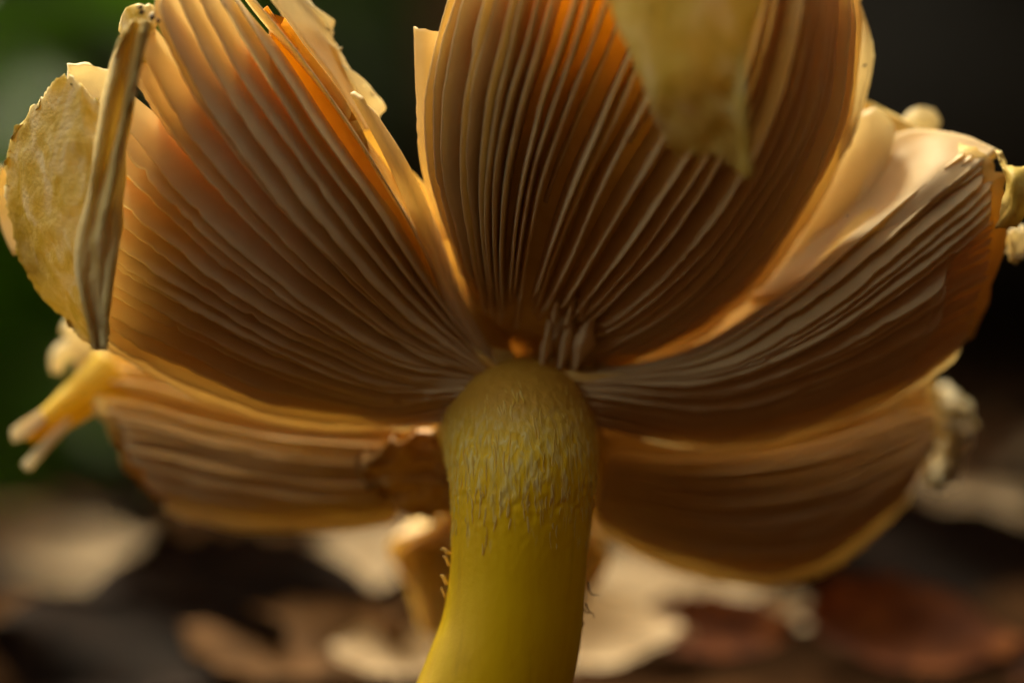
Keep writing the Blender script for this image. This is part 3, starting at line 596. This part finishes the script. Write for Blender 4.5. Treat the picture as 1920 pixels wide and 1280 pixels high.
# tattered pieces on the far lobes
tube('torn_skin_tube', [P(215, 700, 2.1), P(160, 740, 2.0), P(100, 785, 1.9), P(48, 812, 1.9)], [0.28, 0.2, 0.14, 0.10], M_bright, mush, label='bright yellow torn skin tube with split end')
sheet('torn_skin_end', [[(130, 775, 1.8), (80, 825, 1.8), (40, 870, 1.8)], [(118, 800, 1.75), (80, 845, 1.75), (48, 880, 1.75)]], M_pale, mush, th=0.06, nu=14, nv=8)
sheet('torn_skin_end', [[(75, 768, 1.8), (40, 790, 1.8), (20, 805, 1.8)], [(85, 790, 1.75), (50, 815, 1.75), (22, 825, 1.75)]], M_pale, mush, th=0.06, nu=14, nv=8)
for pts in [[(190, 680), (160, 640), (138, 620), (118, 612)], [(185, 690), (140, 655), (112, 668), (106, 700)], [(190, 690), (170, 670), (158, 690), (150, 720)]]:
    tube('skin_curl', [P(x, y, 2.2) for x, y in pts], [0.1, 0.1, 0.09, 0.05], M_pale, mush)
for (x, y, sx, sy) in [(1745, 745, 40, 22), (1775, 770, 30, 18), (1782, 820, 22, 26), (1768, 860, 20, 26), (1790, 790, 20, 16), (1760, 890, 16, 14), (1690, 745, 40, 14)]:
    sheet('torn_rim', [[(x - sx, y + sy * .5, 2.6), (x - sx * .8, y - sy * .6, 2.7)], [(x - sx * .2, y + sy, 2.4), (x, y - sy, 2.7)], [(x + sx * .6, y + sy * .7, 2.5), (x + sx * .8, y - sy * .6, 2.7)], [(x + sx, y + sy * .2, 2.6), (x + sx, y - sy * .3, 2.8)]],
          M_pale, mush, th=0.1, nu=12, nv=14, bump=0.03, rag=0.03)
sheet('torn_rim', [[(1560, 850, 2.35), (1520, 815, 2.6)], [(1650, 815, 2.3), (1640, 765, 2.6)], [(1740, 790, 2.35), (1735, 725, 2.7)], [(1790, 770, 2.5), (1785, 745, 2.8)]], M_pale, mush, th=0.1, nu=14, nv=20, bump=0.015)
# curled scales and stray fibres on the stem
def scale_piece(pts, r): tube('stem_scale', [P(*p) for p in pts], r, M_flesh, mush, n=6, ns=10)
scale_piece([(846, 1038, 0.45), (838, 1034, 0.42), (832, 1028, 0.42), (826, 1030, 0.42)], [0.012, 0.02, 0.014, 0.006])
scale_piece([(842, 1060, 0.45), (836, 1046, 0.42), (830, 1042, 0.42)], [0.012, 0.014, 0.006])
scale_piece([(838, 1095, 0.45), (831, 1080, 0.42), (826, 1078, 0.42)], [0.016, 0.016, 0.006])
scale_piece([(834, 1118, 0.45), (829, 1105, 0.44), (828, 1100, 0.44)], [0.01, 0.01, 0.004])
for pts in [[(1098, 1130), (1104, 1145), (1112, 1150), (1114, 1158)], [(1094, 1140), (1100, 1148), (1108, 1148)], [(1090, 1160), (1094, 1168), (1090, 1180)], [(1102, 1090), (1108, 1112), (1124, 1115)]]:
    tube('stem_fibre', [P(x, y, 0.5) for x, y in pts], [0.008, 0.006, 0.003], M_speck, mush, n=5, ns=10)

# ------------------------------------------------------------------ forest floor litter
def leaf_mesh(name, L, W, curl, fold, seed, lobes=0):
    r = np.random.default_rng(seed); nu, nv = 18, 9
    u = np.linspace(0, 1, nu); wv = W * np.sin(np.pi * u ** 0.8) ** 0.75 * (1 + 0.08 * r.normal(0, 1, nu) + lobes * 0.12 * np.abs(np.sin(u * 7 + seed)))
    V, F = [], []
    tw = r.uniform(-0.6, 0.6)
    for i in range(nu):
        for j in range(nv):
            s = (j / (nv - 1) - 0.5) * 2
            x = (u[i] - 0.5) * L; y = s * wv[i] / 2
            z = curl * L * (u[i] - 0.5) ** 2 + fold * abs(s) ** 1.3 * wv[i] + 0.04 * L * math.sin(5 * u[i] + 2 * s + seed) + tw * y * (u[i] - 0.5)
            V.append((x, y, z))
    for i in range(nu - 1):
        for j in range(nv - 1): F.append((i * nv + j, i * nv + j + 1, (i + 1) * nv + j + 1, (i + 1) * nv + j))
    V = np.array(V); V[:, 2] -= np.percentile(V[:, 2], 10)
    n = len(V); V = np.vstack([V, V - [0, 0, 0.03]])
    F = F + [tuple(n + k for k in f[::-1]) for f in F]
    ring = [j for j in range(nv)] + [i * nv + nv - 1 for i in range(1, nu)] + [(nu - 1) * nv + j for j in range(nv - 2, -1, -1)] + [i * nv for i in range(nu - 2, 0, -1)]
    for k in range(len(ring)):
        p, q = ring[k], ring[(k + 1) % len(ring)]; F.append((p, q, n + q, n + p))
    me = bpy.data.meshes.new(name); me.from_pydata((V * CM).tolist(), [], F)
    me.polygons.foreach_set('use_smooth', [True] * len(me.polygons))
    return me
M_lp = soft_mat('pale_dry_leaf', [(0.3, (0.34, 0.24, 0.14)), (0.7, (0.54, 0.42, 0.28))], (0.5, 0.35, 0.18), 0.2, scale=(90, 90, 90), bscale=300, dist=0.001, spec=0.06, rough=0.8)
M_lb = soft_mat('brown_leaf', [(0.3, (0.07, 0.035, 0.012)), (0.7, (0.18, 0.09, 0.035))], (0.2, 0.09, 0.02), 0.2, scale=(90, 90, 90), bscale=300, dist=0.001, spec=0.06, rough=0.8)
M_lr = soft_mat('rust_leaf', [(0.3, (0.03, 0.007, 0.002)), (0.6, (0.09, 0.025, 0.006)), (0.8, (0.26, 0.09, 0.02))], (0.35, 0.10, 0.02), 0.25, scale=(90, 90, 90), bscale=300, dist=0.001, spec=0.06, rough=0.8)
M_ld = soft_mat('dark_leaf', [(0.3, (0.004, 0.0016, 0.0008)), (0.7, (0.014, 0.006, 0.003))], (0.05, 0.02, 0.01), 0.1, scale=(90, 90, 90), bscale=300, dist=0.001, spec=0.06, rough=0.8)
protos = {}
for key, mt in (('pale', M_lp), ('brown', M_lb), ('rust', M_lr), ('dark', M_ld)):
    protos[key] = []
    for s in range(3):
        me = leaf_mesh('fallen_leaf', 4.6 + s * 0.7, 2.2 + 0.4 * s, 0.12 + 0.06 * s, 0.10 - 0.05 * s, 11 * s + len(key), lobes=s % 2)
        me.materials.append(mt); protos[key].append(me)

def ray_ground(px, py):
    for D in np.arange(FOC + 1.5, FOC + 130, 0.25):
        p = P(px, py, D - FOC)
        if p[2] <= ground_z(p[0], p[1]): return p
    return p
def put_leaf(key, s, p, rz, tilt=(0, 0), sc=1.0, lift=0.1, label=None, group=None):
    ob = bpy.data.objects.new('fallen_leaf', protos[key][s % 3]); col.objects.link(ob)
    gz = float(ground_z(p[0], p[1]))
    ob.location = (p[0] * CM, p[1] * CM, (gz + lift) * CM); ob.rotation_euler = (R(tilt[0]), R(tilt[1]), R(rz)); ob.scale = (sc,) * 3
    tag(ob, label, 'leaf', group); return ob
# single leaves that can be picked out
special = [
 ('pale', 0, (150, 1085), 8, (36, 0), 0.46, 'rounded pale dry leaf lying apart beside the dark litter'),
 ('pale', 1, (665, 1110), -48, (50, 0), 0.42, 'slender pale dry leaf slanting beside the mushroom stem'),
 ('pale', 2, (1240, 1150), 12, (46, -4), 0.46, 'broad pale dry leaf under the dark brown lobe of the mushroom'),
 ('pale', 1, (1560, 1075), 25, (45, 0), 0.55, 'pale dry leaf arching over the dark hollow in the litter'),
 ('pale', 2, (1790, 1010), 8, (35, 0), 0.36, 'dull pale leaf beyond the dark hollow in the litter'),
 ('pale', 0, (1130, 1250), -20, (48, 0), 0.42, 'pale dry leaf touching the right of the mushroom stem'),
 ('pale', 1, (740, 1290), 10, (40, 0), 0.26, 'pale leaf scrap left of the stem foot'),
 ('pale', 0, (1490, 1200), 0, (40, 0), 0.20, 'small pale scrap between the two rust leaves'),
 ('rust', 1, (1330, 1235), 4, (40, 0), 0.34, 'rust brown leaf lying across the broad pale leaf'),
 ('rust', 0, (1720, 1240), -8, (42, 8), 0.52, 'rust orange leaf in front of the dark hollow'),
 ('dark', 2, (1740, 1130), 10, (60, 0), 0.62, 'blackish curled leaf forming a dark hollow in the litter'),
 ('dark', 1, (430, 1190), -6, (52, 0), 0.62, 'blackish leaf between the pale leaves of the litter'),
 ('brown', 1, (430, 1060), 15, (40, 0), 0.34, 'orange brown leaf below the striped far lobe'),
 ('dark', 0, (1180, 1045), 15, (50, 0), 0.3, 'small dark leaf in the gap right of the stem'),
 ('dark', 2, (260, 1270), 5, (48, 0), 0.5, 'dark leaf lying before the blackish leaf left of the stem'),
 ('brown', 2, (560, 1265), -15, (45, 0), 0.4, 'warm brown leaf between the dark leaf and the stem'),
 ('brown', 0, (40, 1220), 10, (40, 0), 0.34, 'mid brown leaf before the rounded pale leaf')]
for key, s, (x, y), rz, tl, sc, lab in special:
    put_leaf(key, s, ray_ground(x, y), rz, tl, sc, 0.25, lab)
spec_pos = [ray_ground(x, y) for _, _, (x, y), *_ in special]
names = {'pale': 'small pale dry leaf in the scattered forest litter', 'brown': 'mid brown dead leaf in the scattered forest litter',
         'rust': 'reddish dead leaf in the scattered forest litter', 'dark': 'dark rotting leaf in the scattered forest litter'}
cnt = 0
while cnt < 230:
    y = 4 + 75 * rng.random() ** 1.6; x = rng.uniform(-0.30, 0.30) * (y + 24)
    if any(abs(x * (24 + q[1]) / (24 + y) - q[0]) < 1.1 and q[1] - 6 < y < q[1] + 0.7 for q in spec_pos): continue
    key = rng.choice(['pale', 'brown', 'rust', 'dark'], p=[0.06, 0.36, 0.14, 0.44])
    put_leaf(key, int(rng.integers(3)), (x, y), rng.uniform(0, 360), (rng.uniform(-12, 26), rng.uniform(-15, 15)), rng.uniform(0.28, 0.55) * (1 + y / 90), 0.05, names[key], key + ' leaves scattered on the forest floor')
    cnt += 1

# ------------------------------------------------------------------ green plants and trees behind
def foliage_mat(name, a, b, tr):
    return soft_mat(name, [(0.3, a), (0.7, b)], tr, 0.5, scale=(60, 60, 60), bscale=200, dist=0.001, rough=0.45, spec=0.4)
M_g1 = foliage_mat('sage_leaf', (0.09, 0.13, 0.05), (0.15, 0.21, 0.08), (0.34, 0.46, 0.16))
M_g2 = foliage_mat('green_leaf', (0.05, 0.11, 0.006), (0.10, 0.19, 0.012), (0.32, 0.52, 0.02))
M_g3 = foliage_mat('deep_green_leaf', (0.015, 0.03, 0.004), (0.04, 0.07, 0.008), (0.05, 0.09, 0.006))
M_bark = soft_mat('dark_bark', [(0.3, (0.012, 0.008, 0.005)), (0.7, (0.04, 0.028, 0.018))], (0.02, 0.01, 0.01), 0.0, scale=(30, 30, 8), bscale=60, dist=0.01, bump=0.8)

def plant(name, x, y, H, n, LL, mat, label, spread=0.5, z0=None):
    o = bpy.data.objects.new(name, None); col.objects.link(o); gz = float(ground_z(x, y)) - 0.3
    o.location = (x * CM, y * CM, gz * CM); tag(o, label, 'plant', 'green plants behind the mushroom')
    b = np.array([x, y, gz])
    top = b + [rng.normal(0, H * 0.08), rng.normal(0, H * 0.08), H]
    tube('stem', [b, (b + top) / 2 + rng.normal(0, H * 0.03, 3), top], [H * 0.02, H * 0.015, H * 0.008], mat, None, n=6, ns=10).name
    st = col.objects[-1]; st.parent = o; st.matrix_parent_inverse.identity(); st.location = (-x * CM, -y * CM, -gz * CM)
    for k in range(n):
        f = 0.25 + 0.75 * (k + 0.5) / n; p = b + (top - b) * f; a = k * 2.4 + rng.uniform(-0.4, 0.4)
        dr = np.array([math.cos(a), math.sin(a), 0]); L = LL * rng.uniform(0.7, 1.15); W = L * 0.42
        side = np.array([-dr[1], dr[0], 0]); rise = rng.uniform(0.1, 0.6)
        rows = []
        for s in (-1, -0.5, 0, 0.5, 1):
            rows.append([p + dr * L * t_ + side * s * W * 0.5 * math.sin(math.pi * (0.04 + 0.94 * t_)) ** 0.8 + np.array([0, 0, 1]) * (L * (rise * t_ - 0.7 * t_ * t_) - abs(s) ** 2 * -0.05 * L) for t_ in (0, 0.2, 0.45, 0.7, 0.9, 1.0)])
        g = loft(rows, 12, 7); Vv, Ff = slab(g, 0.04)
        lf = mesh_obj('leaf', Vv, Ff, mat); lf.parent = o; lf.location = (-x * CM, -y * CM, -gz * CM)
    return o
def at(px, D): p = P(px, 640, D); return p[0], p[1]
for (px, D, H, n, LL, mt, lab) in [
    (-10, 50, 24, 22, 9, M_g1, 'tall sage green leafy plant beside the left flap of the cap'),
    (40, 28, 7, 16, 5.0, M_g2, 'low bright green plant behind the yellow torn skin tube'),
    (-50, 36, 13, 18, 7, M_g2, 'bright green leafy plant under the tall sage green one'),
    (60, 36, 4.5, 16, 4.2, M_g2, 'low yellow green plant at the edge of the litter'),
    (170, 42, 4, 14, 4, M_g2, 'low yellow green plant behind the left end of the far lobe'),
    (230, 60, 7, 8, 5, M_g2, 'small green plant behind the striped far lobe'),
    (640, 120, 62, 18, 20, M_g3, 'deep green shrubby plant behind the gap between the upper lobes'),
    (800, 150, 70, 16, 22, M_g3, 'deep green shrubby plant in the dark gap beside the middle lobe'),
    (1700, 140, 60, 16, 20, M_g3, 'dim green plant in the dark behind the right lobe')]:
    x, y = at(px, D); plant('leafy_plant', x, y, H, n, LL, mt, lab)

def tree(x, y, rad, H, label, lean=0.0, n=2600, wide=1.0, ls=(5, 9), group='trees behind the mushroom'):
    gz = float(ground_z(x, y)) - 3
    o = bpy.data.objects.new('tree', None); col.objects.link(o); o.location = (x * CM, y * CM, gz * CM)
    tag(o, label, 'tree', group)
    b = np.array([x, y, gz]); top = b + [lean * H, 0.1 * H, H]
    tr = tube('trunk', [b, b * .6 + top * .4 + rng.normal(0, rad * .3, 3), top], [rad * 1.5, rad, rad * .6], M_bark, None, n=20, ns=30)
    tr.parent = o; tr.location = (-x * CM, -y * CM, -gz * CM)
    for k in range(5):
        a = k * 1.3; q = b + (top - b) * (0.7 + 0.05 * k); e = q + np.array([math.cos(a), math.sin(a), 0.7]) * H * 0.22
        br = tube('limb', [q, (q + e) / 2 + [0, 0, H * .02], e], [rad * .35, rad * .2, rad * .08], M_bark, None, n=8, ns=8)
        br.parent = o; br.location = (-x * CM, -y * CM, -gz * CM)
    c = top + np.array([0, 0, H * 0.02]); d = rng.normal(0, 1, (n, 3)); d /= np.linalg.norm(d, axis=1, keepdims=True)
    cl = rng.normal(0, 1, (14, 3)) * [H * .16 * wide, H * .16 * wide, H * .09]
    pc = c + cl[rng.integers(0, 14, n)] + d * (rng.random((n, 1)) ** 0.5) * H * 0.09 * wide
    V, F = [], []
    for q in pc:
        a = rng.normal(0, 1, 3); a /= np.linalg.norm(a); bb = np.cross(a, rng.normal(0, 1, 3)); bb /= np.linalg.norm(bb); s = rng.uniform(*ls)
        i = len(V); V += [q - a * s, q + bb * s * .4, q + a * s, q - bb * s * .4]; F.append((i, i + 1, i + 2, i + 3))
    cr_ = mesh_obj('crown', V, F, M_g3, None, smooth=False); cr_.parent = o; cr_.location = (-x * CM, -y * CM, -gz * CM)
tree(*at(230, 170), 16, 520, 'thick dark trunked tree behind the twisted yellow strip', -0.05)
tree(*at(1880, 150), 14, 480, 'dark trunked tree behind the right rim of the cap', 0.08)
tree(*at(1250, 260), 15, 520, 'dark trunked tree hidden behind the middle lobe', 0.0)
# unseen trees added behind the camera; their dense crowns block front sky light
for (x, y, H, lab) in [(105, -175, 330, 'leafy tree added for shade on the near bank facing the mushroom'), (190, -120, 330, 'leafy tree added for shade on the near bank above the right slope')]:
    tree(x, y, 9, H, lab, 0.0, n=5200, wide=1.15, ls=(7, 12), group='trees added for shade on the near bank')
